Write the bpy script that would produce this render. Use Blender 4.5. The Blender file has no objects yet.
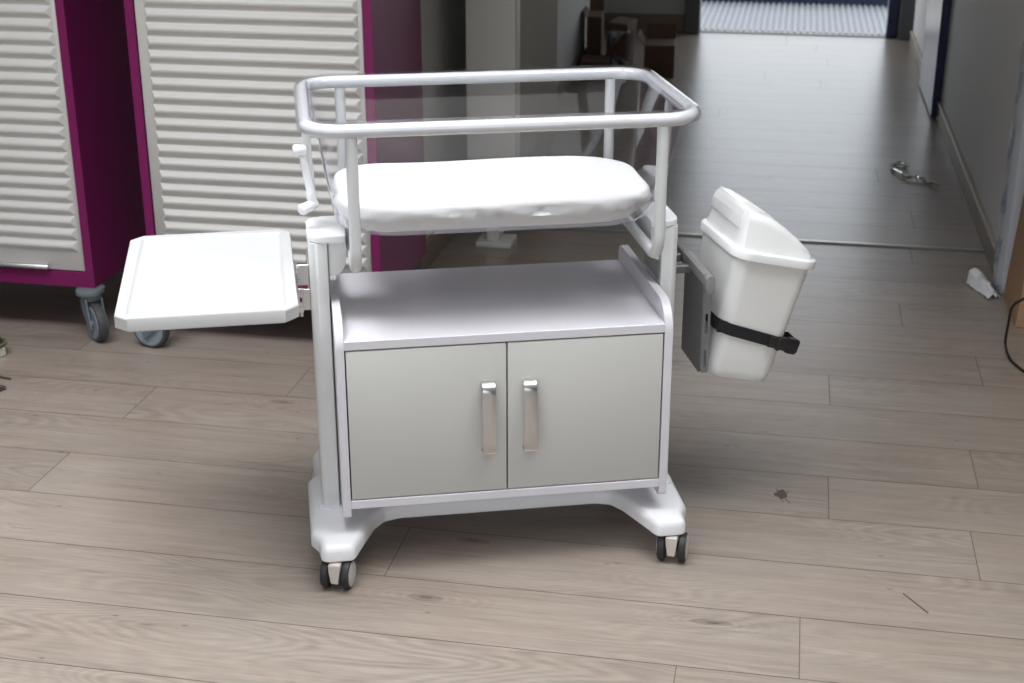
import bpy, bmesh, math, random
from mathutils import Vector, Matrix, Euler
PI = math.pi
S = bpy.context.scene
C = S.collection
YAW = 0.346                      # the cart stands turned against the room

# ------------------------------------------------------------------ materials
MATS = {}
def mat(name, col, rough=0.5, metal=0.0, spec=0.5, bump=0.0, bscale=200.0, mottled=0.0, mscale=6.0, coat=0.0, stretch=None):
    m = bpy.data.materials.new(name); m.use_nodes = True
    nt = m.node_tree; b = nt.nodes['Principled BSDF']
    b.inputs['Base Color'].default_value = (*col, 1)
    b.inputs['Roughness'].default_value = rough
    b.inputs['Metallic'].default_value = metal
    b.inputs['Specular IOR Level'].default_value = spec
    b.inputs['Coat Weight'].default_value = coat
    tc = nt.nodes.new('ShaderNodeTexCoord'); vec = tc.outputs['Object']
    if stretch:
        mp = nt.nodes.new('ShaderNodeMapping'); mp.inputs['Scale'].default_value = stretch
        nt.links.new(vec, mp.inputs['Vector']); vec = mp.outputs['Vector']
    n = nt.nodes.new('ShaderNodeTexNoise'); n.inputs['Scale'].default_value = mscale; n.inputs['Detail'].default_value = 5
    nt.links.new(vec, n.inputs['Vector'])
    mr = nt.nodes.new('ShaderNodeMapRange'); mr.inputs[3].default_value = 1 - max(mottled, .02); mr.inputs[4].default_value = 1 + max(mottled, .02)
    nt.links.new(n.outputs['Fac'], mr.inputs[0])
    mx = nt.nodes.new('ShaderNodeVectorMath'); mx.operation = 'SCALE'; mx.inputs[0].default_value = col
    nt.links.new(mr.outputs[0], mx.inputs['Scale']); nt.links.new(mx.outputs[0], b.inputs['Base Color'])
    if bump:
        n2 = nt.nodes.new('ShaderNodeTexNoise'); n2.inputs['Scale'].default_value = bscale; n2.inputs['Detail'].default_value = 4
        nt.links.new(vec, n2.inputs['Vector'])
        bp = nt.nodes.new('ShaderNodeBump'); bp.inputs['Strength'].default_value = bump; bp.inputs['Distance'].default_value = .002
        nt.links.new(n2.outputs['Fac'], bp.inputs['Height']); nt.links.new(bp.outputs[0], b.inputs['Normal'])
    MATS[name] = m
    return m

mat('white_metal', (.63, .65, .66), .28, bump=.03, bscale=500)
mat('column_metal', (.70, .71, .71), .3, bump=.03, bscale=500)
mat('white_plastic', (.80, .81, .83), .22, bump=.02, bscale=60)
mat('tray_plastic', (.50, .505, .505), .38)
mat('laminate', (.68, .67, .71), .30, bump=.05, bscale=700)
mat('laminate_edge', (.66, .65, .68), .45)
mat('door_laminate', (.55, .55, .525), .48, bump=.05, bscale=900)
mat('inside_shade', (.03, .03, .03), .8)  # near-black standing in for the shade inside the cabinet
mat('satin_metal', (.62, .60, .58), .30, metal=1.0, bump=.05, bscale=900, stretch=(40, 1, 1))
mat('steel', (.68, .68, .67), .32, metal=1.0)
mat('black_rubber', (.018, .018, .018), .55)
mat('wheel_disc', (.52, .50, .48), .45)
mat('caster_fork', (.60, .55, .50), .45)
mat('rail_grey', (.12, .12, .12), .42)
mat('clamp_grey', (.23, .23, .23), .45)
mat('plate_grey', (.20, .205, .215), .42, metal=.3)
mat('bin_plastic', (.76, .765, .75), .32, coat=.15, mottled=.03, mscale=3)
mat('lid_plastic', (.82, .83, .83), .25, coat=.2)
mat('strap_webbing', (.012, .012, .014), .85, bump=.6, bscale=900)
mat('buckle_plastic', (.015, .015, .016), .35)
mat('sheet_cotton', (.69, .695, .695), .9, spec=.2, bump=.15, bscale=900)
mat('purple_laminate', (.165, .010, .085), .4, spec=.3, bump=.03, bscale=300)
mat('door_white', (.56, .55, .53), .42)
mat('caster_grey', (.13, .155, .17), .5)
mat('wheel_grey', (.05, .053, .055), .6)
mat('wheel_ring', (.20, .24, .28), .55)
mat('hub_blue', (.08, .32, .62), .4)
mat('wall_paint', (.50, .50, .49), .8, bump=.15, bscale=120, mottled=.03)
mat('wall_cool', (.74, .75, .76), .75, bump=.15, bscale=120, mottled=.03)
mat('ceiling_paint', (.75, .75, .75), .9)
mat('wood_trim', (.22, .17, .13), .5, mottled=.25, mscale=12, stretch=(1, 1, 12))
mat('wood_trim_light', (.40, .34, .27), .5, mottled=.15, mscale=12)
mat('strip_metal', (.42, .42, .40), .35, metal=.8)
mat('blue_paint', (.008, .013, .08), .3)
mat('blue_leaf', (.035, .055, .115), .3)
mat('frame_grey', (.08, .085, .09), .5)
mat('aluminium_mat', (.5, .5, .5), .45, metal=.6)
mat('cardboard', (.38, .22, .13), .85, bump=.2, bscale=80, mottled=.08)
mat('cardboard_shaded', (.09, .05, .032), .85, bump=.2, bscale=80, mottled=.1)  # cardboard with the gloom of the corridor end put into its colour
mat('stand_white', (.62, .62, .59), .45)
mat('stand_ribbed', (.36, .34, .30), .6)
mat('tissue', (.8, .82, .85), .8)
mat('foil', (.75, .76, .74), .25, metal=.9)
mat('debris', (.06, .045, .035), .9)
mat('stain', (.10, .085, .07), .7)
mat('shoe_dark', (.015, .018, .022), .7)
mat('shoe_sole', (.45, .44, .38), .6)
mat('shoe_olive', (.12, .11, .05), .7)
mat('cable_black', (.01, .01, .01), .45)
mat('lamp_housing', (.8, .8, .8), .5)
mat('wall_outside', (.55, .55, .52), .8)
mat('ground_out', (.35, .35, .34), .9)

def clear_mat(name, tint, gloss_rough, fac0, fac1, power=3.0, dirt=0.0):
    """thin clear acrylic: see-through with a fresnel reflection"""
    m = bpy.data.materials.new(name); m.use_nodes = True; nt = m.node_tree
    for n in list(nt.nodes): nt.nodes.remove(n)
    out = nt.nodes.new('ShaderNodeOutputMaterial')
    tr = nt.nodes.new('ShaderNodeBsdfTransparent'); tr.inputs['Color'].default_value = (*tint, 1)
    gl = nt.nodes.new('ShaderNodeBsdfGlossy'); gl.inputs['Roughness'].default_value = gloss_rough
    gl.inputs['Color'].default_value = (.95, .95, 1, 1)
    lw = nt.nodes.new('ShaderNodeLayerWeight'); lw.inputs['Blend'].default_value = .5
    pw = nt.nodes.new('ShaderNodeMath'); pw.operation = 'POWER'; pw.inputs[1].default_value = power
    nt.links.new(lw.outputs['Facing'], pw.inputs[0])
    mr = nt.nodes.new('ShaderNodeMapRange'); mr.inputs[3].default_value = fac0; mr.inputs[4].default_value = fac1
    nt.links.new(pw.outputs[0], mr.inputs[0])
    mx = nt.nodes.new('ShaderNodeMixShader')
    nt.links.new(mr.outputs[0], mx.inputs[0]); nt.links.new(tr.outputs[0], mx.inputs[1]); nt.links.new(gl.outputs[0], mx.inputs[2])
    df = nt.nodes.new('ShaderNodeBsdfDiffuse'); df.inputs['Color'].default_value = (.6, .6, .6, 1)
    tc = nt.nodes.new('ShaderNodeTexCoord'); no = nt.nodes.new('ShaderNodeTexNoise'); no.inputs['Scale'].default_value = 14
    no.inputs['Detail'].default_value = 6
    nt.links.new(tc.outputs['Object'], no.inputs['Vector'])
    md = nt.nodes.new('ShaderNodeMapRange'); md.inputs[1].default_value = .5; md.inputs[2].default_value = .8; md.inputs[4].default_value = dirt
    nt.links.new(no.outputs['Fac'], md.inputs[0])
    m2 = nt.nodes.new('ShaderNodeMixShader')
    nt.links.new(md.outputs[0], m2.inputs[0]); nt.links.new(mx.outputs[0], m2.inputs[1]); nt.links.new(df.outputs[0], m2.inputs[2])
    nt.links.new(m2.outputs[0], out.inputs['Surface'])
    MATS[name] = m
clear_mat('clear_acrylic', (.94, .94, .95), .04, .035, .85, 2.6, .06)
clear_mat('clear_lip', (.985, .982, .993), .05, .03, .7, 3.5, .03)
clear_mat('plastic_film', (.75, .77, .8), .2, .2, .8, 2, .2)

def floor_material():
    m = bpy.data.materials.new('oak_planks'); m.use_nodes = True; nt = m.node_tree; N = nt.nodes; L = nt.links
    b = N['Principled BSDF']
    uv = N.new('ShaderNodeUVMap'); uv.uv_map = 'plank'
    at = N.new('ShaderNodeAttribute'); at.attribute_name = 'tone'
    def math_(op, a, b_=None):
        n = N.new('ShaderNodeMath'); n.operation = op
        for i, v in enumerate((a, b_)):
            if v is None: continue
            if isinstance(v, (int, float)): n.inputs[i].default_value = v
            else: L.new(v, n.inputs[i])
        return n.outputs[0]
    def mapping(scale):
        n = N.new('ShaderNodeMapping'); n.inputs['Scale'].default_value = scale; L.new(uv.outputs[0], n.inputs['Vector']); return n.outputs[0]
    def noise(v, sc, det, rough=.55, dist=0):
        n = N.new('ShaderNodeTexNoise'); n.inputs['Scale'].default_value = sc; n.inputs['Detail'].default_value = det
        n.inputs['Roughness'].default_value = rough; n.inputs['Distortion'].default_value = dist; L.new(v, n.inputs['Vector']); return n.outputs['Fac']
    # annual rings: contour lines of a stretched noise field
    field = noise(mapping((1.0, 4.2, 1)), 1.35, 1.2, .45, .25)
    fine_w = noise(mapping((6, 40, 1)), 1.0, 3)
    rings = math_('SINE', math_('ADD', math_('MULTIPLY', field, 150.0), math_('MULTIPLY', fine_w, 3.0)))
    ringmask = noise(mapping((1.3, 3.0, 1)), 1.1, 2)
    rm = N.new('ShaderNodeMapRange'); rm.inputs[1].default_value = .42; rm.inputs[2].default_value = .62; L.new(ringmask, rm.inputs[0])
    rings = math_('MULTIPLY', math_('MULTIPLY', rings, rm.outputs[0]), 0.10)
    grain = noise(mapping((5, 110, 1)), 1.0, 6, .7)
    pores = noise(mapping((22, 260, 1)), 1.0, 3, .7)
    cloud = noise(mapping((1.2, 5, 1)), 1.5, 4)
    blot = noise(mapping((7, 18, 1)), 1.0, 4, .6)
    streak = noise(mapping((2.2, 38, 1)), 1.0, 4, .65, .4)
    v = math_('ADD', 1.0, rings)
    v = math_('ADD', v, math_('MULTIPLY', math_('SUBTRACT', streak, .5), .60))
    v = math_('ADD', v, math_('MULTIPLY', math_('SUBTRACT', grain, .5), .62))
    v = math_('ADD', v, math_('MULTIPLY', math_('SUBTRACT', pores, .5), .34))
    v = math_('ADD', v, math_('MULTIPLY', math_('SUBTRACT', cloud, .5), .34))
    v = math_('ADD', v, math_('MULTIPLY', math_('SUBTRACT', blot, .5), .20))
    v = math_('ADD', v, math_('MULTIPLY', math_('SUBTRACT', at.outputs['Fac'], .5), .16))
    # sparse knots
    vo = N.new('ShaderNodeTexVoronoi'); vo.voronoi_dimensions = '2D'; vo.inputs['Scale'].default_value = 1.0; L.new(mapping((1.5, 4.6, 1)), vo.inputs['Vector'])
    wob = noise(mapping((14, 34, 1)), 1.0, 3)
    d = math_('ADD', vo.outputs['Distance'], math_('MULTIPLY', math_('SUBTRACT', wob, .5), .06))
    kn = N.new('ShaderNodeMapRange'); kn.inputs[1].default_value = .01; kn.inputs[2].default_value = .075; kn.inputs[3].default_value = 1; kn.inputs[4].default_value = 0
    L.new(d, kn.inputs[0])
    sel = N.new('ShaderNodeSeparateColor'); L.new(vo.outputs['Color'], sel.inputs[0])
    on = math_('GREATER_THAN', sel.outputs[0], .66)
    kring = math_('MULTIPLY', math_('SINE', math_('MULTIPLY', d, 150)), .5)
    kfar = N.new('ShaderNodeMapRange'); kfar.inputs[1].default_value = .05; kfar.inputs[2].default_value = .30; kfar.inputs[3].default_value = 1; kfar.inputs[4].default_value = 0
    L.new(d, kfar.inputs[0])
    v = math_('SUBTRACT', v, math_('MULTIPLY', math_('MULTIPLY', kn.outputs[0], on), .48))
    v = math_('SUBTRACT', v, math_('MULTIPLY', math_('MULTIPLY', math_('MULTIPLY', kring, kfar.outputs[0]), on), .18))
    # little pin knots
    vp = N.new('ShaderNodeTexVoronoi'); vp.voronoi_dimensions = '2D'; vp.inputs['Scale'].default_value = 1.0; L.new(mapping((5, 11, 1)), vp.inputs['Vector'])
    sp = N.new('ShaderNodeSeparateColor'); L.new(vp.outputs['Color'], sp.inputs[0])
    pin = N.new('ShaderNodeMapRange'); pin.inputs[1].default_value = .02; pin.inputs[2].default_value = .05; pin.inputs[3].default_value = 1; pin.inputs[4].default_value = 0
    L.new(vp.outputs['Distance'], pin.inputs[0])
    v = math_('SUBTRACT', v, math_('MULTIPLY', math_('MULTIPLY', pin.outputs[0], math_('GREATER_THAN', sp.outputs[1], .86)), .4))
    mixc = N.new('ShaderNodeMix'); mixc.data_type = 'RGBA'
    mixc.inputs[6].default_value = (.292, .240, .200, 1); mixc.inputs[7].default_value = (.278, .240, .205, 1)
    warm = N.new('ShaderNodeMapRange'); warm.inputs[1].default_value = .35; warm.inputs[2].default_value = .65; L.new(cloud, warm.inputs[0]); L.new(warm.outputs[0], mixc.inputs[0])
    sc = N.new('ShaderNodeVectorMath'); sc.operation = 'SCALE'; L.new(mixc.outputs[2], sc.inputs[0]); L.new(v, sc.inputs['Scale'])
    L.new(sc.outputs[0], b.inputs['Base Color'])
    rr = N.new('ShaderNodeMapRange'); rr.inputs[3].default_value = .22; rr.inputs[4].default_value = .38; L.new(grain, rr.inputs[0]); L.new(rr.outputs[0], b.inputs['Roughness'])
    b.inputs['Specular IOR Level'].default_value = .75
    bp = N.new('ShaderNodeBump'); bp.inputs['Strength'].default_value = .25; bp.inputs['Distance'].default_value = .001
    L.new(grain, bp.inputs['Height']); L.new(bp.outputs[0], b.inputs['Normal'])
    MATS['oak_planks'] = m
floor_material()
mat('groove', (.14, .118, .10), .7)

# ------------------------------------------------------------------ mesh helpers
def new(): return bmesh.new()
def obj(name, bm, m, parent=None, smooth=True, angle=35, recalc=True):
    if recalc: bmesh.ops.recalc_face_normals(bm, faces=bm.faces)
    me = bpy.data.meshes.new(name); 
    if smooth:
        for f in bm.faces: f.smooth = True
        for e in bm.edges:
            if len(e.link_faces) == 2 and e.calc_face_angle(0) > math.radians(angle): e.smooth = False
    bm.to_mesh(me); bm.free()
    for mm in ([m] if isinstance(m, str) else m): me.materials.append(MATS[mm])
    o = bpy.data.objects.new(name, me); C.objects.link(o)
    if parent: o.parent = parent
    return o
def tag(o, label, cat, group=None):
    o['label'] = label; o['category'] = cat
    if group: o['group'] = group
    return o
def thing(name, label, cat, loc=(0, 0, 0), rz=0, group=None):
    o = bpy.data.objects.new(name, None); C.objects.link(o); o.empty_display_size = .05
    o.location = loc; o.rotation_euler = (0, 0, rz)
    return tag(o, label, cat, group)
def struct(o, parent=None):
    o['kind'] = 'structure'; return o
def bx(bm, x0, x1, y0, y1, z0, z1, bev=0.0, seg=2, M=None, mi=0):
    vs = [bm.verts.new((x, y, z)) for x in (x0, x1) for y in (y0, y1) for z in (z0, z1)]
    fs = [bm.faces.new([vs[i] for i in q]) for q in ((0, 1, 3, 2), (4, 6, 7, 5), (0, 4, 5, 1), (2, 3, 7, 6), (0, 2, 6, 4), (1, 5, 7, 3))]
    for f in fs: f.material_index = mi
    geo = vs
    if bev:
        es = list({e for v in vs for e in v.link_edges})
        r = bmesh.ops.bevel(bm, geom=es, offset=bev, segments=seg, affect='EDGES', profile=.5)
        geo = list({v for f in r['faces'] for v in f.verts} | {v for v in vs if v.is_valid})
    if M is not None: bmesh.ops.transform(bm, matrix=M, verts=geo)
    return geo
def ring_loft(bm, rings, cap0=True, cap1=True, closed=False):
    R = [[bm.verts.new(p) for p in r] for r in rings]; n = len(R[0])
    for a, b in zip(R, R[1:] + ([R[0]] if closed else [])):
        for i in range(n): bm.faces.new((a[i], a[(i+1) % n], b[(i+1) % n], b[i]))
    if not closed:
        if cap0: bm.faces.new(R[0][::-1])
        if cap1: bm.faces.new(R[-1])
    return R
def fillet(pts, r, seg=6, closed=False):
    """round the corners of a polyline (3D); r number or list"""
    out = []; n = len(pts); P = [Vector(p) for p in pts]
    for i in range(n):
        ri = r[i] if isinstance(r, (list, tuple)) else r
        if (not closed and i in (0, n-1)) or ri <= 0: out.append(P[i]); continue
        a, b, c = P[i-1], P[i], P[(i+1) % n]
        u = (a-b); v = (c-b); lu, lv = u.length, v.length; u.normalize(); v.normalize()
        ang = u.angle(v)
        if ang > PI-.01: out.append(b); continue
        t = min(ri/math.tan(ang/2), lu*.49, lv*.49); rr = t*math.tan(ang/2)
        cen = b+(u+v).normalized()*(rr/math.sin(ang/2))
        p0 = b+u*t; p1 = b+v*t; d0 = p0-cen; d1 = p1-cen
        for k in range(seg+1):
            s = k/seg; A = d0.angle(d1)
            out.append(cen+(d0*math.sin((1-s)*A)+d1*math.sin(s*A))/math.sin(A))
    return out
def tube(bm, pts, r, n=12, closed=False, caps=True, rfun=None, prof=None):
    P = [Vector(p) for p in pts]; m = len(P); rings = []
    prev = None
    for i in range(m):
        if closed: t = (P[(i+1) % m]-P[i-1]).normalized()
        else: t = (P[min(i+1, m-1)]-P[max(i-1, 0)]).normalized()
        if prev is None:
            up = Vector((0, 0, 1)) if abs(t.z) < .9 else Vector((0, 1, 0))
            nn = (up-t*up.dot(t)).normalized()
        else: nn = (prev-t*prev.dot(t)).normalized()
        prev = nn; bb = t.cross(nn)
        rr = rfun(i/(m-1)) if rfun else r
        if prof: rings.append([P[i]+nn*a*rr+bb*b*rr for a, b in prof])
        else: rings.append([P[i]+nn*math.cos(2*PI*k/n)*rr+bb*math.sin(2*PI*k/n)*rr for k in range(n)])
    ring_loft(bm, rings, caps, caps, closed)
def cyl(bm, a, b, r0, r1=None, n=20, bev=0.0):
    a = Vector(a); b = Vector(b); r1 = r0 if r1 is None else r1
    if bev:
        d = (b-a).normalized(); pts = [a, a+d*bev*.35, a+d*bev, b-d*bev, b-d*bev*.35, b]; rs = [r0-bev, r0-bev*.3, r0, r1, r1-bev*.3, r1-bev]
    else: pts = [a, b]; rs = [r0, r1]
    d = (b-a).normalized(); up = Vector((0, 0, 1)) if abs(d.z) < .9 else Vector((0, 1, 0)); u = (up-d*up.dot(d)).normalized(); v = d.cross(u)
    ring_loft(bm, [[p+u*math.cos(2*PI*k/n)*rr+v*math.sin(2*PI*k/n)*rr for k in range(n)] for p, rr in zip(pts, rs)])
def lathe_y(bm, prof, cen, n=28, axis=Vector((1, 0, 0)), up=Vector((0, 0, 1))):
    """prof: (r, offset along axis), solid of revolution about axis through cen"""
    side = axis.cross(up); cen = Vector(cen)
    ring_loft(bm, [[cen+axis*o+(up*math.cos(2*PI*k/n)+side*math.sin(2*PI*k/n))*max(r, .0004) for k in range(n)] for r, o in prof])
def rrect(hx, hy, r, seg=8):
    pts = []
    for cx, cy, a0 in ((hx-r, hy-r, 0), (-hx+r, hy-r, PI/2), (-hx+r, -hy+r, PI), (hx-r, -hy+r, 3*PI/2)):
        for k in range(seg+1):
            a = a0+k/seg*PI/2; pts.append((cx+math.cos(a)*r, cy+math.sin(a)*r))
    return pts
def prism(bm, poly, axis, a0, a1, bev=0.0, seg=2):
    """extrude 2D polygon along axis ('x': poly is (y,z); 'y': (x,z); 'z': (x,y))"""
    def P(u, v, w): return {'x': (w, u, v), 'y': (u, w, v), 'z': (u, v, w)}[axis]
    A = [bm.verts.new(P(u, v, a0)) for u, v in poly]; B = [bm.verts.new(P(u, v, a1)) for u, v in poly]
    n = len(poly); fa = bm.faces.new(A[::-1]); fb = bm.faces.new(B)
    for i in range(n): bm.faces.new((A[i], A[(i+1) % n], B[(i+1) % n], B[i]))
    if bev:
        es = list(fa.edges)+list(fb.edges)
        bmesh.ops.bevel(bm, geom=es, offset=bev, segments=seg, affect='EDGES', profile=.5)
def poly2(pts, r, seg=6):
    return [(p.x, p.y) for p in fillet([(a, b, 0) for a, b in pts], r, seg, closed=True)]
def one(name, m, parent, fn, *a, **k):
    bm = new(); fn(bm, *a, **k); return obj(name, bm, m, parent)

# ------------------------------------------------------------------ the room (x across the corridor, y down it)
# planked floor with the seams where the photo has them
def build_floor():
    bm = new(); uvl = bm.loops.layers.uv.new('plank'); tone = bm.faces.layers.float.new('tone')
    random.seed(11)
    Wp, Lp, g = .2315, 2.32, .0011
    off = {0: .66, 1: -.264, 2: 1.057, 3: .726, 4: 1.10, 5: -.82}
    y0 = -.333
    k0, k1 = -19, 34
    X0, X1 = -4.2, 4.2
    for k in range(k0, k1):
        ya = y0+k*Wp; yb = ya+Wp
        o = off.get(k, random.uniform(0, Lp))
        x = o+math.floor((X0-o)/Lp)*Lp
        while x < X1:
            a, b = max(x, X0), min(x+Lp, X1)
            if b-a > .01:
                q = [(a+g, ya+g), (b-g, ya+g), (b-g, yb-g), (a+g, yb-g)]
                f = bm.faces.new([bm.verts.new((u, v, 0)) for u, v in q])
                ou, ov = random.uniform(0, 40), random.uniform(0, 40); f[tone] = random.random()
                for lo, (u, v) in zip(f.loops, q): lo[uvl].uv = (u-a+ou, v-ya+ov)
            x += Lp
    # thin dark base showing in the seams
    yA, yB = y0+k0*Wp, y0+k1*Wp
    f = bm.faces.new([bm.verts.new(p) for p in ((X0, yA, -.001), (X1, yA, -.001), (X1, yB, -.001), (X0, yB, -.001))]); f.material_index = 1
    o = obj('floor', bm, ['oak_planks', 'groove'], smooth=False)
    # the bmesh float layer becomes a face attribute
    struct(o)
build_floor()

H = 2.7
def wallbox(name, x0, x1, y0, y1, m, z0=0, z1=H):
    bm = new(); bx(bm, x0, x1, y0, y1, z0, z1); return struct(obj(name, bm, m, smooth=False))
XR, XL = 1.345, -.712
wallbox('wall_right', XR, XR+.14, 2.14, 7.25, 'wall_cool')               # corridor, right
wallbox('wall_corridor_left', XL-.12, XL, 1.93, 6.35, 'wall_paint')       # corridor, left
wallbox('wall_behind_cupboards', -4.2, XL, 1.83, 1.93, 'wall_paint')
wallbox('wall_room_left', -4.3, -4.2, -4.75, 1.93, 'wall_paint')
wallbox('wall_room_right', 4.2, 4.3, -4.75, 2.3, 'wall_paint')
wallbox('wall_behind_box', XR+.14, 4.2, 2.2, 2.3, 'wall_paint')
# wall behind the camera with a wide window
wallbox('wall_near', -4.2, 4.2, -4.85, -4.75, 'wall_paint', 0, .8)
wallbox('wall_near', -4.2, 4.2, -4.85, -4.75, 'wall_paint', 2.3, H)
wallbox('wall_near', -4.2, -3.2, -4.85, -4.75, 'wall_paint', .8, 2.3)
wallbox('wall_near', 3.2, 4.2, -4.85, -4.75, 'wall_paint', .8, 2.3)
# far end
wallbox('wall_far', -2.2, -.19, 7.5, 7.6, 'wall_paint')
wallbox('wall_far', 1.37, 2.6, 7.5, 7.6, 'wall_paint')
wallbox('wall_far', -.19, 1.37, 7.5, 7.6, 'wall_paint', 2.2, H)
wallbox('wall_side_passage', -2.3, -2.2, 4.5, 7.6, 'wall_paint')
wallbox('wall_side_passage', -2.2, XL-.12, 4.4, 4.5, 'wall_paint')
bm = new(); bx(bm, -4.3, 4.3, -4.85, 7.6, H, H+.1); struct(obj('ceiling', bm, 'ceiling_paint', smooth=False))
# baseboards
def skirting(name, x0, x1, y0, y1, h=.10):
    bm = new(); bx(bm, x0, x1, y0, y1, 0.0, h, .003, 1); o = struct(obj(name, bm, 'wood_trim')); return o
skirting('baseboard_right', XR-.015, XR, 2.16, 7.25, .085)
skirting('baseboard_left', XL, XL+.015, 1.95, 6.30, .10)
skirting('baseboard_far', -2.2, -.19, 7.485, 7.5, .12)
skirting('baseboard_far', 1.37, 1.6, 7.485, 7.5, .12)
bm = new(); bx(bm, XR-.019, XR-.001, 2.16, 7.25, .083, .094, .002, 1); struct(obj('trim_1', bm, 'wood_trim_light'))
# transition strip across the floor
bm = new(); prism(bm, [(2.615, .0004), (2.622, .004), (2.640, .005), (2.658, .004), (2.665, .0004)], 'x', XL+.016, XR-.016); struct(obj('trim_2', bm, 'strip_metal'))
# dark door frame at the end of the left wall, grey posts and blue frame of the end door
bm = new(); bx(bm, XL-.15, XL+.02, 6.35, 6.50, 0, H-.01, .005, 1); bx(bm, XL-.15, XL+.035, 6.40, 6.44, 0, H-.01, .004, 1); struct(obj('trim_3', bm, 'frame_grey'))
bm = new(); bx(bm, -.19, -.085, 7.40, 7.52, 0, 2.25, .006, 1); struct(obj('trim_4', bm, 'frame_grey'))
bm = new(); bx(bm, 1.262, 1.372, 7.42, 7.52, 0, 2.25, .006, 1); struct(obj('trim_5', bm, 'frame_grey'))
bm = new(); bx(bm, 1.185, 1.262, 7.48, 7.56, 0, 2.2, .006, 1); struct(obj('trim_6', bm, 'blue_paint'))
bm = new(); bx(bm, 1.43, 1.475, 7.20, 7.30, 0, .30, .006, 1); struct(obj('trim_7', bm, 'wood_trim_light'))
bm = new(); bx(bm, -.085, 1.185, 7.515, 7.555, 0.0004, .008, .002, 1); struct(obj('trim_8', bm, 'strip_metal'))
# outside porch
bm = new(); bx(bm, -3, 4, 7.6, 12, -.06, -.012); struct(obj('floor_porch', bm, 'ground_out'))
# blue door leaf folded back along the right wall
bm = new(); bx(bm, 1.298, 1.343, 4.95, 5.82, .012, 2.1, .002, 1)
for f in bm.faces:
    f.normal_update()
    f.material_index = 1 if f.normal.x < -.9 else 0  # corridor side gets a paler blue, its reflected light put into the colour
leaf = struct(obj('door_1', bm, ['blue_paint', 'blue_leaf']))
hb = new(); cyl(hb, (1.298, 5.03, 1.0), (1.235, 5.03, 1.0), .009); cyl(hb, (1.24, 5.03, 1.0), (1.24, 5.14, 1.0), .009); obj('door_handle', hb, 'steel', leaf)

# ribbed aluminium entrance mat
def ribmat():
    bm = new(); x0, x1, y0, y1 = -.2, 1.3, 7.57, 8.96
    n = 34; w = (x1-x0)/n; pr = []
    for i in range(n):
        a = x0+i*w
        pr += [(a, .0), (a+w*.15, .012), (a+w*.3, .016), (a+w*.55, .016), (a+w*.7, .012), (a+w*.85, 0)]
    pr.append((x1, 0)); pr += [(x1, -.012), (x0, -.012)]
    prism(bm, pr, 'y', y0, y1)
    return tag(obj('door_mat', bm, 'aluminium_mat', angle=60), 'ribbed aluminium entrance mat beyond the far end doorway', 'mat')
ribmat()
bm = new(); bx(bm, -.6, 1.9, 8.98, 9.06, -.012, .10, .006, 1); tag(obj('threshold_bar', bm, 'blue_leaf'), 'dark blue bar beyond the ribbed entrance mat', 'bar')

# ------------------------------------------------------------------ copies
def kids(o): return [c for c in C.objects if c.parent == o]
def copy_tree(o, parent=None):
    c = o.copy(); C.objects.link(c)
    if parent: c.parent = parent
    for ch in kids(o): copy_tree(ch, c)
    return c

# ------------------------------------------------------------------ bassinet cart (own frame: x along the cabinet, y back)
cart = thing('bassinet_cart', 'white hospital bassinet cart with two door cabinet, side tray and twin wheel casters', 'cart', (0, 0, 0), YAW)

# base: one moulded H with four arms
def base(bm):
    R_ = [(.344, -.038), (.352, -.052), (.412, -.052), (.422, -.042), (.425, -.005), (.442, .028), (.443, .29), (.428, .32), (.427, .43), (.415, .475), (.362, .475), (.350, .455),
          (.335, .41), (.318, .37), (.29, .345), (.25, .335)]
    F_ = [(.235, .128), (.270, .117), (.298, .080), (.318, .030), (.337, -.018)]
    right = F_+R_
    left = [(-x, y) for x, y in right][::-1]
    right = [(x*(.962 if y < .1 else .975), y) for x, y in right]
    raw = poly2(right+left, .02, 4); poly = []
    for p in raw:
        if not poly or math.dist(p, poly[-1]) > .004: poly.append(p)
    if math.dist(poly[0], poly[-1]) < .004: poly.pop()
    A, cx = [], 0
    levels = [(.070, .003), (.073, 0), (.094, 0), (.102, .003), (.107, .008), (.109, .014)]
    # shrink the outline towards the arms by offsetting along the inward normal
    n = len(poly); nor = []
    for i in range(n):
        a = Vector(poly[i-1]); b = Vector(poly[(i+1) % n]); t = (b-a).normalized(); nor.append(Vector((-t.y, t.x)))
    area = sum(poly[i-1][0]*poly[i][1]-poly[i][0]*poly[i-1][1] for i in range(n))
    sg = 1 if area > 0 else -1
    ring_loft(bm, [[(poly[i][0]+nor[i].x*o*sg, poly[i][1]+nor[i].y*o*sg, z) for i in range(n)] for z, o in levels])
    bmesh.ops.recalc_face_normals(bm, faces=bm.faces)
    bmesh.ops.triangulate(bm, faces=[f for f in bm.faces if len(f.verts) > 4])
one('base', 'white_plastic', cart, base)
def plinth(bm):
    bx(bm, -.325, .325, .17, .32, .108, .1715, .004)
    for s in (-1, 1):
        a, b = sorted((s*.365, s*.420)); prism(bm, poly2([(a, .125), (b, .125), (b, .295), (a, .295)], .02), 'z', .108, .1125, .002, 1)
one('plinth', 'white_plastic', cart, plinth)

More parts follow.
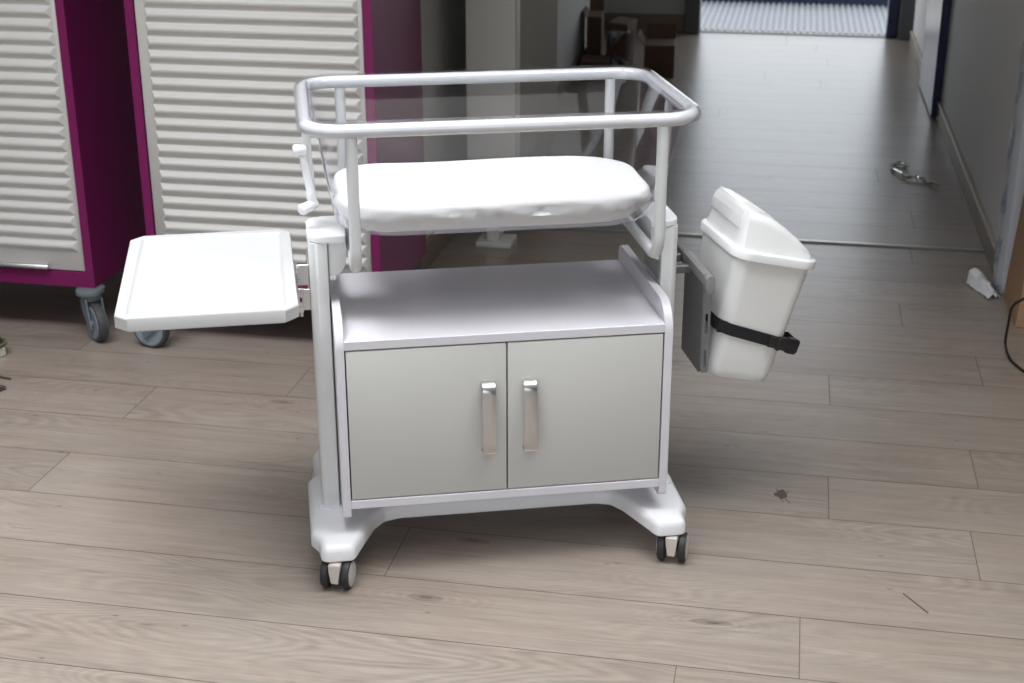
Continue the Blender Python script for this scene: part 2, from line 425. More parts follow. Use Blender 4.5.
# casters: twin wheels, swivelled
def make_caster(x, y, ang, fl=1):
    bm = new()
    cyl(bm, (0, 0, .040), (0, 0, .0695), .011, .013, 16)
    prism(bm, poly2([(-.009, .020), (.009, .020), (.012, .048), (.014, .068), (-.014, .068), (-.012, .048)], .004, 3), 'y', -.026, .006, .002, 1)
    c = obj('caster', bm, 'caster_fork', cart); c.location = (x, y, 0); c.rotation_euler = (0, 0, ang)
    for s in (-1, 1):
        w = new()
        lathe_y(w, [(.022, s*.0145), (.030, s*.0150), (.0335, s*.0180), (.0340, s*.0210), (.0340, s*.0280), (.0330, s*.0315), (.0295, s*.0330), (.0285, s*.0325)], (0, .003, .0342))
        wo = obj('wheel', w, 'black_rubber', c)
        d = new(); lathe_y(d, [(.0001, s*.0315), (.0285, s*.0315), (.0285, s*.0333), (.021, s*.035), (.0001, s*.0355)], (0, .003, .0342))
        obj('wheel_disc', d, 'wheel_disc', c)
    a = new(); cyl(a, (-.031, .003, .0342), (.031, .003, .0342), .012, n=14); obj('axle', a, 'black_rubber', c)
    return c
make_caster(-.388, -.036, -.34); make_caster(.378, -.034, -.38); make_caster(-.388, .435, .4); make_caster(.378, .435, -.2)

# cabinet
def side_panel(bm, s):
    poly = poly2([(0, .147), (.46, .147), (.46, .612), (0, .612)], [.014, .014, .025, .065], 10)
    a, b = sorted((s*.350, s*.368)); prism(bm, poly, 'x', a, b, .0012, 2)
for s in (-1, 1): one('side_panel', 'laminate', cart, side_panel, s)
one('top_panel', 'laminate', cart, lambda bm: bx(bm, -.3498, .3498, .0, .458, .549, .569, .001, 1))
one('bottom_panel', 'laminate', cart, lambda bm: bx(bm, -.3498, .3498, .0, .458, .1715, .1915, .001, 1))
one('back_panel', 'inside_shade', cart, lambda bm: bx(bm, -.3495, .3495, .445, .457, .197, .5485))
def inner(bm):
    bx(bm, -.3495, .3495, .0225, .026, .197, .5485)
one('gap_shade', 'inside_shade', cart, inner)  # black sheet added right behind the doors as shade in their gaps
for s, hx in ((-1, -.0425), (1, .0485)):
    a, b = sorted((s*.3468, s*.0016))
    d = one('door', 'door_laminate', cart, lambda bm: bx(bm, a, b, .0008, .0195, .1945, .5455, .0012, 2))
    def handle(bm):
        prof = [(.001, .4600), (-.006, .4600), (-.014, .4575), (-.0205, .4510), (-.0235, .4420), (-.0245, .430), (-.0255, .32), (-.0250, .3000), (-.022, .2945), (.001, .2935)]
        inn = [(.001, .2985), (-.0195, .2985), (-.0205, .302), (-.0205, .43), (-.0190, .4430), (-.0150, .4505), (-.009, .4545), (.001, .4555)]
        prism(bm, prof+inn, 'x', hx-.0145, hx+.0145, .0007, 1)
    one('handle', 'satin_metal', d, handle)

# columns with cap and inward bracket
for s in (-1, 1):
    X = lambda v: s*v
    def col(bm):
        poly = poly2([(X(.3715), .134), (X(.4115), .134), (X(.4115), .286), (X(.3715), .286)], [.003, .026, .026, .003], 8)
        prism(bm, poly, 'z', .1125, .7475, .0008, 1)
    c = one('column', 'column_metal', cart, col)
    def brk(bm):
        pr = [(X(.3712), .7475), (X(.3712), .668), (X(.352), .671), (X(.343), .678), (X(.337), .688), (X(.333), .698), (X(.331), .708), (X(.331), .7475)]
        if s > 0: pr = [(.3712, .7475), (.3712, .668), (.360, .671), (.354, .678), (.350, .688), (.348, .698), (.347, .708), (.347, .7475)]
        prism(bm, pr, 'y', .142, .278, .002, 2)
    one('bracket', 'column_metal', c, brk)
    def cap(bm):
        poly = poly2([(X(.331 if s < 0 else .345), .131), (X(.4135 if s < 0 else .411), .131), (X(.4135 if s < 0 else .411), .290), (X(.331 if s < 0 else .345), .290)], [.005, .034, .034, .005], 8)
        prism(bm, poly, 'z', .748, .763, .003, 3)
    one('cap', 'white_plastic', c, cap)
    def groove(bm):
        bx(bm, *sorted((X(.3685), X(.3711))), .140, .280, .62, .7473)
    one('seam_strip', 'clamp_grey', c, groove)

# tubular frame: rim rail, two U loops, end rods
RC = .24
rim = [(x, y+RC+.002, 1.024) for x, y in rrect(.404, .254, .072, 10)]
one('rim_rail', 'white_metal', cart, lambda bm: tube(bm, rim, .0142, 16, closed=True))
for s in (-1, 1):
    xs = -.3165 if s < 0 else .326
    pts = fillet([(xs, -.010, 1.012), (xs, -.010, .722), (xs, .494, .722), (xs, .494, 1.012)], .055, 10)
    one('support_loop', 'white_metal', cart, lambda bm: tube(bm, pts, .0122, 16))
    p2 = fillet([(s*.404, .24, 1.012), (s*.401, .24, .90), (s*.397, .24, .832)], .022, 6)
    one('end_rod', 'white_metal', cart, lambda bm: tube(bm, p2, .0095, 12))
# tilt lever on the left end
def lever(bm):
    tube(bm, fillet([(-.414, .205, .935), (-.411, .205, .910), (-.399, .212, .842), (-.396, .216, .816)], .03, 5), .0085, 12, rfun=lambda t: .0068+.0042*t)
    cyl(bm, (-.396, .216, .822), (-.400, .238, .830), .0115, bev=.002)
lv = one('tilt_lever', 'white_plastic', cart, lever)
one('knob', 'white_plastic', lv, lambda bm: cyl(bm, (-.405, .205, .937), (-.432, .198, .938), .0115, .0130, 20, .004))
one('knob', 'white_plastic', lv, lambda bm: cyl(bm, (-.388, .220, .815), (-.424, .192, .806), .0110, .0125, 20, .004))

# tray with raised border, hinged on the left column
TZ = .680
def tray(bm):
    c = .027
    out = [(-.806, -.062), (-.779, -.089), (-.466, -.086), (-.439, -.055), (-.449, .455), (-.476, .483), (-.790, .478), (-.818, .448)]
    def off(d, z):
        cx = sum(p[0] for p in out)/8; cy = sum(p[1] for p in out)/8
        return [(x+(cx-x)/.19*d*.9, y+(cy-y)/.285*d*.95, z) for x, y in out]
    def rect(d, z):
        return [(x, y, z) for x, y in [(-.806+d, -.085+d+.004), (-.800+d, -.085+d), (-.445-d, -.085+d), (-.441-d, -.08+d), (-.450-d, .478-d), (-.455-d, .480-d), (-.810+d, .476-d), (-.814+d, .47-d)]]
    ring_loft(bm, [off(.005, TZ-.030), off(.0, TZ-.027), off(0, TZ-.003), off(.002, TZ), rect(.022, TZ), rect(.026, TZ-.006), rect(.03, TZ-.008)])
tr = one('tray', 'tray_plastic', cart, tray)
def hinge(bm):
    bx(bm, -.442, -.4385, .175, .262, .610, .672, .001, 1)
    bx(bm, -.440, -.4145, .170, .1725, .642, .690, .001, 1)
    bx(bm, -.4165, -.4125, .172, .290, .600, .690, .001, 1)
    bx(bm, -.440, -.428, .168, .1715, .580, .636, .0008, 1)
    bx(bm, -.428, -.4125, .168, .172, .585, .634, .0008, 1)
    cyl(bm, (-.4335, .172, .570), (-.4335, .172, .60), .004, n=12)
    for x, z in ((-.434, .683), (-.434, .655), (-.434, .627), (-.4345, .592)): cyl(bm, (x, .1725, z), (x, .163, z), .0042, .003, 10)
    cyl(bm, (-.442, .215, .612), (-.416, .215, .612), .006, n=12)
one('hinge', 'steel', tr, hinge)
one('hinge_button', 'purple_laminate', tr, lambda bm: bx(bm, -.436, -.431, .165, .169, .605, .615, .0005, 1))
def arm(bm):
    bx(bm, -.60, -.446, .12, .15, .636, .6495, .001, 1); bx(bm, -.60, -.446, .28, .31, .636, .6495, .001, 1); bx(bm, -.450, -.443, .12, .31, .622, .6495, .001, 1)
one('tray_bracket', 'steel', tr, arm)

# accessory rail on the right and the plate that hangs from it
def rail(bm):
    bx(bm, .462, .4715, .080, .405, .612, .640, .002, 1)
    for y in (.215, .300): bx(bm, .411, .463, y-.012, y+.012, .612, .632, .003, 1)
rl = one('accessory_rail', 'rail_grey', cart, rail)
def clamp(bm):
    prism(bm, poly2([(.4575, .624), (.461, .624), (.461, .642), (.4725, .642), (.4725, .622), (.4775, .622), (.4775, .6475), (.4575, .6475)], .0012, 2), 'y', .092, .262, .001, 1)
def plate(bm):
    yb, yf = .285, .122
    z0, z1 = .392, .6215
    # channel: thin web on the left, flange toward the viewer with two slots
    poly = poly2([(yf, z0+.012), (yf+.012, z0), (yb, z0), (yb, z1), (yf, z1)], [.006, .006, .004, .02, .012], 4)
    prism(bm, poly, 'x', .4700, .4728, .0008, 1)
    xs = (.4728, .4775, .4835, .4890)
    for a, b, zz0, zz1 in ((xs[0], xs[1], z0+.003, z1), (xs[2], xs[3], z0+.003, z1), (xs[1], xs[2], z0+.003, .408), (xs[1], xs[2], .452, .492), (xs[1], xs[2], .540, z1)):
        bx(bm, a, b, yf, yf+.003, zz0, zz1)
pt = one('hanging_plate', 'plate_grey', cart, plate)
one('clamp', 'clamp_grey', pt, clamp)
def knobend(bm): 
    prism(bm, poly2([(.4590, .607), (.4805, .607), (.4805, .648), (.4590, .648)], .008, 5), 'y', .070, .0915, .004, 2)
one('clamp_knob', 'clamp_grey', pt, knobend)

# ------------------------------------------------------------------ clear tub, mattress
tub = thing('bassinet_tub', 'clear acrylic bassinet tub resting in the white tube frame of the cart', 'bassinet', Matrix.Rotation(YAW, 3, 'Z') @ Vector((0, RC, 0)), YAW)
def tubwall(bm):
    prof = [(.3865, .2365, .056, 1.035), (.3855, .2355, .056, 1.02), (.383, .233, .06, 1.00), (.372, .224, .075, .92), (.360, .216, .10, .85), (.3535, .2105, .125, .812), (.349, .205, .128, .795), (.340, .196, .122, .785), (.330, .186, .115, .781), (.318, .174, .105, .779)]
    ring_loft(bm, [[(x, y, z) for x, y in rrect(hx, hy, r, 12)] for hx, hy, r, z in prof], cap0=False, cap1=True)
one('tub_shell', 'clear_acrylic', tub, tubwall)
def lip(bm):
    sec = []
    R1, R2 = .0166, .0196
    for k in range(9):
        a = PI*1.0-k/8*PI*1.15; sec.append((R2*math.cos(a), R2*math.sin(a)))
    for k in range(9):
        a = -PI*.15+k/8*PI*1.15; sec.append((R1*math.cos(a), R1*math.sin(a)))
    # offset rounded rectangles: outward distance from the rail centreline, height
    ring_loft(bm, [[(x, y+.002, 1.024+b) for x, y in rrect(.404+a, .254+a, .072+a, 12)] for a, b in sec], closed=True)
one('lip', 'clear_lip', tub, lip)

def mattress():
    bm = new()
    hx, hy, z0, z1 = .3455, .200, .7945, .8445
    lv = [(z0-.012, .040, .75), (z0-.006, .030, .9), (z0+.003, .022, 1), (z0+.010, .014, 1), (z0+.017, .005, 1), (z0+.023, 0, 1), (z0+.030, -.001, 1), (z1-.010, 0, 1), (z1-.004, .0025, 1), (z1-.001, .006, 1), (z1, .012, 1)]
    rings = []
    def wr(a, t, z):
        k = max(0, 1-abs(t-.5)/.48)
        return .0085*k*(max(0, math.sin(31*a+5*math.sin(9*a)+9*t))**3*1.6+.35*math.sin(63*a-14*t)+.5*math.sin(15*a+10*t)-.3)
    for z, o, _ in lv:
        t = (z-z0)/(z1-z0); pr = [(x, y) for (x, y) in rrect(hx-o, hy-o, .135-o, 22)]; pl_ = rrect(hx-o, hy-o, .115-o, 22); pr = [a if a[0] > 0 else b_ for a, b_ in zip(pr, pl_)]; n = len(pr); ring = []
        # subdivide long straights
        full = []
        for i in range(n):
            a, b = pr[i], pr[(i+1) % n]; L = math.hypot(b[0]-a[0], b[1]-a[1]); m = max(1, int(round(L/.012))) if L > .03 else 1
            for k in range(m): full.append((a[0]+(b[0]-a[0])*k/m, a[1]+(b[1]-a[1])*k/m))
        for i, (x, y) in enumerate(full):
            l = math.hypot(x, y); a = math.atan2(y, x); w = wr(x*2.2+y*3, t, z) if z > z0+.004 else 0
            ring.append((x*(1-w/l), y*(1-w/l), z+(.0015*math.sin(14*x)+.001*math.sin(23*y) if t > .6 else 0)))
        rings.append(ring)
    nn = min(len(r) for r in rings)
    nn0 = len(rings[0])
    if any(len(r) != nn0 for r in rings):
        def res(r, n):
            P = [Vector(p) for p in r]; d = [0]
            for i in range(len(P)): d.append(d[-1]+(P[(i+1) % len(P)]-P[i]).length)
            out = []; j = 0
            for k in range(n):
                s = d[-1]*k/n
                while d[j+1] < s: j += 1
                f = (s-d[j])/max(1e-9, d[j+1]-d[j]); out.append(P[j].lerp(P[(j+1) % len(P)], f))
            return out
        rings = [res(r, 180) for r in rings]
    # continue over the top towards the middle, slightly crowned
    top = rings[-1]
    for s in (.9, .75, .55, .3):
        rings.append([(p[0]*s, p[1]*s, z1+.0015*(1-s)+.0012*math.sin(13*p[0]*s+5*p[1])*(s)) for p in top])
    ring_loft(bm, rings)
    o = obj('mattress', bm, 'sheet_cotton', angle=80)
    o.location = Matrix.Rotation(YAW, 3, 'Z') @ Vector((0, RC, 0)); o.rotation_euler = (0, 0, YAW)
    return tag(o, 'white cotton covered mattress lying inside the clear bassinet tub', 'mattress')
mattress()

# ------------------------------------------------------------------ bin hung beside the cart
TILT = math.radians(12.5)
binloc = Matrix.Rotation(YAW, 3, 'Z') @ Vector((.487, .236, .386))
bn = thing('waste_bin', 'white plastic waste bin with domed lid strapped at the right side of the cart', 'bin', binloc)
bn.rotation_euler = (Matrix.Rotation(YAW+.06, 3, 'Z') @ Matrix.Rotation(TILT, 3, 'Y')).to_euler()
BH = .302
def bframe(h):      # cross-section at local height h: centre x, half x, half y
    t = h/BH
    xl = -.016*t; xr = .163+.012*t
    return (xl+xr)/2, (xr-xl)/2, .104+.026*t
def body(bm):
    rings = []
    for h, o in ((-.007, .016), (-.004, .007), (.004, .002), (.018, 0)): 
        c, hx, hy = bframe(h); rings.append([(x+c, y, h) for x, y in rrect(hx-o, hy-o, .034-o*.5, 8)])
    for k in range(1, 9):
        h = .018+(BH-.018)*k/8; c, hx, hy = bframe(h); rings.append([(x+c, y, h) for x, y in rrect(hx, hy, .034, 8)])
    ring_loft(bm, rings)
one('body', 'bin_plastic', bn, body)
c0, hx0, hy0 = bframe(BH)
def rimring(bm):
    rings = []
    for z, o in ((-.012, .004), (-.010, .010), (.002, .0115), (.008, .010), (.0105, .006), (.0105, -.01)):
        rings.append([(x+c0, y, BH+z) for x, y in rrect(hx0+o, hy0+o, .036+o, 8)])
    ring_loft(bm, rings)
lid = one('lid', 'lid_plastic', bn, rimring)
def dome(bm):
    # stations along x: (x, height, half depth)
    x0, x1 = c0-hx0+.002, c0+hx0+.003
    prof = [(0, .004, -.0), (.012, .060, -.006), (.026, .076, -.012), (.05, .0855, -.014), (.30, .080, -.014), (.52, .063, -.013), (.72, .042, -.012), (.88, .021, -.01), (.97, .008, -.008), (1.0, .0045, -.006)]
    rings = []
    nseg = 24
    L = x1-x0
    for u, h, d in prof:
        x = x0+u*L; hy = hy0-.001; b = min(.022, h*.45)
        # pull the section in near the ends to follow the rim's round corners
        e = min(u*L, (1-u)*L)
        if e < .03: hy -= .03*(1-math.sqrt(max(0, 1-((.03-e)/.03)**2)))
        sec = [(-hy, 0)]
        for k in range(7):
            a = PI/2*k/6; sec.append((-hy+.010+b-b*math.cos(a)*1.0, h-b+b*math.sin(a)))
        for k in range(1, 4): sec.append((-hy*(1-k/2)*.75, h+.002))
        for k in range(7):
            a = PI/2*(1-k/6); sec.append((hy-.010-b+b*math.cos(a), h-b+b*math.sin(a)))
        sec.append((hy, 0))
        rings.append([(x, y, BH+.009+z) for y, z in sec])
    ring_loft(bm, rings)
one('dome', 'lid_plastic', lid, dome)
def flap(bm):
    x0 = c0-hx0
    poly = poly2([(-.0035, .040), (-.0015, .066), (.0035, .081), (.009, .0900), (.040, .0868), (.040, .078), (.012, .080), (.004, .068), (.002, .040)], .003, 3)
    prism(bm, [(x0+.002+a, BH+.009+b) for a, b in poly], 'y', -.085, .098, .0015, 2)
one('flap', 'lid_plastic', lid, flap)

# strap around the bin
def sh(x): return .122-.13*(x)          # strap height along the bin
def strap(bm):
    rings = []; w = .0290
    pts = []
    c, hx, hy = bframe(.10)
    for x, y in rrect(hx+.0022, hy+.0022, .036, 10): pts.append((x+c, y))
    def at(x, y, o, z):
        cc, a, b = bframe(max(0, z)); f = (a+.0022+o)/(hx+.0022); g = (b+.0022+o)/(hy+.0022)
        return ((x-c)*f+cc, y*g, z)
    for x, y in pts:
        z = sh(x); rings.append([at(x, y, 0, z-w/2), at(x, y, .0022, z-w/2), at(x, y, .0022, z+w/2), at(x, y, 0, z+w/2)])
    ring_loft(bm, rings, closed=True)
    # tail of the strap running into the slot of the plate
    a = (-.0060, -.088, sh(0)); 
    bx(bm, -.012, .010, -.1125, -.110, sh(0)-.0145, sh(0)+.0145, .0008, 1)
st = one('strap', 'strap_webbing', bn, strap); st['label'] = 'black webbing strap'
def buckle(bm):
    M = Matrix.Translation((.162, -.096, sh(.165))) @ Matrix.Rotation(math.radians(7), 4, 'Z') @ Matrix.Rotation(math.radians(6), 4, 'Y') @ Matrix.Diagonal((1.05, 1.1, 1.12, 1))
    bx(bm, -.045, -.010, -.022, -.016, -.012, .012, .002, 2, M)
    bx(bm, -.012, .036, -.020, -.009, -.014, .014, .003, 2, M)
    bx(bm, .006, .030, -.022, -.007, -.0165, -.012, .001, 1, M); bx(bm, .006, .030, -.022, -.007, .012, .0165, .001, 1, M)
    bx(bm, -.022, -.014, -.0235, -.015, -.015, .015, .001, 1, M)
one('buckle', 'buckle_plastic', st, buckle)
def tail(bm):
    M = Matrix.Translation((.164, -.090, sh(.165)))
    tube(bm, [M @ Vector(p) for p in ((.000, .000, .004), (.008, .016, .010), (.018, .012, .012), (.028, -.004, .006))], .01, prof=[(-1, -.12), (-1, .12), (1, .12), (1, -.12)])
one('loose_end', 'strap_webbing', st, tail)

# ------------------------------------------------------------------ purple cupboards
def swivel_caster(parent, x, y, ang, hub='caster_grey'):
    bm = new()
    prism(bm, [(math.cos(2*PI*k/24)*.047, math.sin(2*PI*k/24)*.038*(1-.12*math.cos(4*PI*k/24))) for k in range(24)], 'z', .150, .1695, .004, 2)
    cyl(bm, (0, 0, .132), (0, 0, .152), .030, .034, 20)
    for s in (-1, 1):
        pr = poly2([(-.028, .14), (.028, .14), (.032, .10), (.055, .045), (.038, .035), (.0, .075), (-.026, .105)], .006, 3)
        a, b = sorted((s*.0225, s*.028)); prism(bm, pr, 'x', a, b, .001, 1)
    c = obj('caster', bm, 'caster_grey', parent); c.location = (x, y, 0); c.rotation_euler = (0, 0, ang)
    w = new(); lathe_y(w, [(.030, -.014), (.055, -.016), (.0605, -.013), (.062, -.006), (.062, .006), (.0605, .013), (.055, .016), (.030, .014)], (0, .035, .0625)); obj('wheel', w, 'wheel_grey', c)
    for s in (-1, 1):
        r = new(); lathe_y(r, [(.040, s*.0140), (.053, s*.0155), (.053, s*.0178), (.051, s*.0185), (.042, s*.0185), (.040, s*.0178)], (0, .035, .0625)); obj('wheel_ring', r, 'wheel_ring', c)
    h = new(); lathe_y(h, [(.0001, -.0225), (.010, -.0225), (.012, -.018), (.012, .018), (.010, .0225), (.0001, .0225)], (0, .035, .0625)); obj('hub', h, hub, c)
    a = new(); lathe_y(a, [(.001, -.010), (.041, -.010), (.041, .010), (.001, .010)], (0, .035, .0625)); obj('wheel_core', a, 'wheel_grey', c)
    return c
def cupboard(label, x0, x1, spots, hubs, with_bar, D):
    W = x1-x0; z0, z1 = .170, 1.62; e = .028
    t = thing('cupboard', label, 'cupboard', (x0, 1.164, 0), 0, 'purple rolling cupboards by the wall')
    def carc(bm):
        bx(bm, 0, e, 0, D, z0, z1, .001, 1); bx(bm, W-e, W, 0, D, z0, z1, .001, 1)
        bx(bm, e, W-e, 0, D, z0, z0+.050, .001, 1); bx(bm, e, W-e, 0, D, z1-.03, z1, .001, 1); bx(bm, e, W-e, D-.012, D, z0+.05, z1-.03)
    one('carcass', 'purple_laminate', t, carc)
    def door(bm):
        a, b = e+.003, W-e-.003; c0_, c1_ = z0+.053, z1-.033; y0 = .004
        # flat rim with a field of moulded horizontal ridges between mitred ends
        bx(bm, a, b, y0+.001, y0+.017, c0_, c1_, .001, 1)
        p = .0405; zz = c0_+.060; m = .030
        while zz+p < c1_-.03:
            fx0, fx1 = a+m, b-.012
            prof = [(0, 0), (.10, .0012), (.22, .0045), (.36, .0100), (.48, .0136), (.58, .0146), (.68, .0134), (.80, .0090), (.90, .0038), (.96, .001), (1.0, 0)]
            A, B = [], []
            for u, h in prof:
                A.append(bm.verts.new((fx0+(h*.9), y0+.001-h-.0002, zz+u*p))); B.append(bm.verts.new((fx1-(h*.9), y0+.001-h-.0002, zz+u*p)))
            for i in range(len(prof)-1): bm.faces.new((A[i], B[i], B[i+1], A[i+1]))
            bm.faces.new(A); bm.faces.new(B)
            bm.faces.new((A[0], A[-1], B[-1], B[0]))
            zz += p
    d = obj('door', (lambda b_: (door(b_), b_)[1])(new()), 'door_white', t, angle=50)
    if with_bar:
        one('handle', 'steel', d, lambda bm: (cyl(bm, (W-.60, -.012, z0+.066), (W-.145, -.012, z0+.066), .0085, n=14, bev=.001), bx(bm, W-.59, W-.155, -.012, .006, z0+.063, z0+.068)))
    for (cx, cy, a), hb in zip(spots(W, D), hubs): swivel_caster(t, cx, cy, a, hb)
    return t
cupboard('purple wheeled cupboard with silver handle bar, cut off at left image edge', -2.40, -1.562, lambda W, D: ((.045, .01, PI+.3), (W-.020, .004, PI+.80), (.05, D-.06, .2), (W-.05, D-.06, .3)), ('caster_grey',)*4, True, .41)
cupboard('purple wheeled cupboard with white ridged door behind the bassinet cart', -1.371, -.618, lambda W, D: ((.040, -.045, 1.38), (W-.05, .01, .3), (.05, D-.06, .4), (W-.045, D-.055, 1.0)), ('hub_blue',)*4, False, .555)

# ------------------------------------------------------------------ stand behind the cart
stnd = thing('display_stand', 'tall pale box shaped panel stand on small white foot in corridor', 'stand', (-.513, 2.40, 0))
one('foot', 'stand_white', stnd, lambda bm: bx(bm, -.068, .070, -.07, .06, .0, .022, .004, 2))
one('post', 'stand_white', stnd, lambda bm: bx(bm, -.030, .018, -.045, .045, .022, .21, .003, 1))
def panel(bm): bx(bm, -.092, .092, -.09, .0, .21, 1.9, .004, 2)
one('panel', 'stand_white', stnd, panel)
def ribs(bm):
    n = 26; y0, y1 = .0, .88; x = .086; pr = [(-.085, y0)]
    pr = []
    w = (y1-y0)/n
    for i in range(n): pr += [(x, y0+i*w), (x+.004, y0+(i+.25)*w), (x+.004, y0+(i+.75)*w)]
    pr += [(x, y1), (-.085, y1), (-.085, y0)]
    prism(bm, pr, 'z', .21, 1.9)
one('ribbed_side', 'stand_ribbed', stnd, ribs)
one('foot', 'stand_white', stnd, lambda bm: (bx(bm, -.075, .065, .70, .86, .0, .022, .004, 2)))
one('post', 'stand_white', stnd, lambda bm: (bx(bm, -.030, .018, .74, .82, .022, .21, .003, 1)))

# ------------------------------------------------------------------ cardboard boxes
def carton(name, label, loc, rz, sx, sy, sz, m, lean=0, open_=False, group=None, tape=None):
    t = thing(name, label, 'box', loc, rz, group); t.rotation_euler = Euler((0, lean, rz))
    def b(bm):
        bx(bm, 0, sx, 0, sy, 0, sz, .003, 1)
    one('carton', m, t, b)
    def fl(bm):
        if open_:
            M = Matrix.Translation((0, sy/2, sz)) @ Matrix.Rotation(math.radians(-35), 4, 'Y'); bx(bm, -.004, .0, -sy/2, sy/2, 0, sx*.4, .0005, 1, M)
            M = Matrix.Translation((sx/2, sy, sz)) @ Matrix.Rotation(math.radians(-40), 4, 'X'); bx(bm, -sx/2, sx/2, 0, .004, 0, sy*.4, .0005, 1, M)
        else:
            bx(bm, .002, sx-.002, .002, sy/2-.001, sz, sz+.004, .001, 1); bx(bm, .002, sx-.002, sy/2+.001, sy-.002, sz, sz+.004, .001, 1)
    one('flap', m, t, fl)
    return t
carton('cardboard_box', 'brown cardboard box leaning at the end of the right wall', (1.338, 1.812, .001), 0, .42, .312, .78, 'cardboard', math.radians(3.6))
# pile in the dark at the end of the corridor
carton('cardboard_box', 'tall narrow cardboard box standing in the pile by the dark doorway', (-.67, 5.92, 0), .08, .09, .26, .33, 'cardboard_shaded', 0, True, 'boxes piled in the dark corridor')
carton('cardboard_box', 'upright cardboard box wrapped in clear film in the dark corridor', (-.55, 5.84, 0), -.12, .12, .25, .31, 'cardboard_shaded', math.radians(4), False, 'boxes piled in the dark corridor')
carton('cardboard_box', 'low cardboard box at the front of the dark corridor pile', (-.66, 5.58, 0), .05, .17, .22, .12, 'cardboard_shaded', 0, False, 'boxes piled in the dark corridor')
carton('cardboard_box', 'wide cardboard box right of the film wrapped box in the pile', (-.305, 5.80, 0), .06, .18, .26, .19, 'cardboard_shaded', 0, True, 'boxes piled in the dark corridor')
def wrapfilm(bm):
    random.seed(3); R_ = []
    for i in range(7):
        z = .02+i*.042; row = []
        for k in range(6):
            row.append(bm.verts.new((-.47+.030*k*(.5+.5*math.sin(i*1.1+1))+random.uniform(-.01, .01)-.012*i, 5.80-.02*math.sin(k*2+i)-random.uniform(0, .02), z)))
        R_.append(row)
    for a, b in zip(R_, R_[1:]):
        for k in range(5): bm.faces.new((a[k], a[k+1], b[k+1], b[k]))
bm = new(); wrapfilm(bm); fo = obj('plastic_film', bm, 'plastic_film'); sm = fo.modifiers.new('s', 'SOLIDIFY'); sm.thickness = .002
tag(fo, 'crumpled clear plastic film hanging over the boxes in the dark corridor', 'film')

# printed protective film along the wall end
def protective(bm):
    rows = 26; R_ = []
    for i in range(rows+1):
        z = .002+i/rows*1.2; s = z*math.tan(math.radians(3.2))
        wv = .006*math.sin(i*1.3)+.004*math.sin(i*2.9)
        R_.append([bm.verts.new(p) for p in ((1.316+.004*math.sin(i*.9), 2.26+wv-s*.3, z), (1.308+.004*math.sin(i*1.7), 2.215+wv-s*.3, z), (1.318+.003*math.sin(i*2.1), 2.165-s*.3, z), (1.332, 2.1375-s*.1, z), (1.44, 2.1365, z))])
    for a, b in zip(R_, R_[1:]):
        for k in range(4): bm.faces.new((a[k], a[k+1], b[k+1], b[k]))
def film_material():
    m = bpy.data.materials.new('printed_film'); m.use_nodes = True; nt = m.node_tree; b = nt.nodes['Principled BSDF']; L = nt.links
    tc = nt.nodes.new('ShaderNodeTexCoord'); sx = nt.nodes.new('ShaderNodeSeparateXYZ'); L.new(tc.outputs['Object'], sx.inputs[0])
    def mt(op, a, b2):
        n = nt.nodes.new('ShaderNodeMath'); n.operation = op
        for i, v in enumerate((a, b2)):
            if isinstance(v, (int, float)): n.inputs[i].default_value = v
            else: L.new(v, n.inputs[i])
        return n.outputs[0]
    n = nt.nodes.new('ShaderNodeTexNoise'); n.inputs['Scale'].default_value = 1; n.inputs['Detail'].default_value = 1
    mp = nt.nodes.new('ShaderNodeMapping'); mp.inputs['Scale'].default_value = (1, 260, 60); L.new(tc.outputs['Object'], mp.inputs[0]); L.new(mp.outputs[0], n.inputs['Vector'])
    letters = mt('GREATER_THAN', n.outputs['Fac'], .5)
    band = mt('GREATER_THAN', mt('FRACT', mt('MULTIPLY', sx.outputs['Z'], 5.2), 0), .45)
    mid = mt('MULTIPLY', mt('GREATER_THAN', sx.outputs['Y'], 2.168), mt('LESS_THAN', sx.outputs['Y'], 2.235))
    f = mt('MULTIPLY', mt('MULTIPLY', letters, band), mid)
    mx = nt.nodes.new('ShaderNodeMix'); mx.data_type = 'RGBA'; mx.inputs[6].default_value = (.50, .53, .58, 1); mx.inputs[7].default_value = (.16, .23, .38, 1)
    L.new(f, mx.inputs[0]); L.new(mx.outputs[2], b.inputs['Base Color']); b.inputs['Roughness'].default_value = .35
    MATS['printed_film'] = m
film_material()
bm = new(); protective(bm); po = obj('protective_film', bm, 'printed_film'); sm = po.modifiers.new('s', 'SOLIDIFY'); sm.thickness = .0012; sm.offset = 0
tag(po, 'strip of white protective film with blue print along the wall end', 'film')

# torn white scrap on the floor
def scrap(bm):
    random.seed(21); nu, nv = 9, 6; G = []
    a, b, c, d = Vector((1.222, 2.235, 0)), Vector((1.285, 2.275, 0)), Vector((1.322, 2.085, 0)), Vector((1.285, 2.075, 0))
    for i in range(nu):
        row = []; u = i/(nu-1)
        for k in range(nv):
            v = k/(nv-1); p = a.lerp(d, u).lerp(b.lerp(c, u), v)
            h = .004+.045*math.sin(PI*min(1, v*1.1))*(1-u)**.7+.012*abs(math.sin(5*u+7*v))+random.uniform(0, .006)
            row.append(bm.verts.new((p.x+random.uniform(-.006, .006), p.y+random.uniform(-.006, .006), max(.002, h*(.35 if k in (0, nv-1) else 1)))))
        G.append(row)
    for r1, r2 in zip(G, G[1:]):
        for k in range(nv-1): bm.faces.new((r1[k], r1[k+1], r2[k+1], r2[k]))
bm = new(); scrap(bm); tag(obj('film_scrap', bm, 'tissue', angle=30), 'crumpled white scrap of film on the floor beside the baseboard', 'scrap')

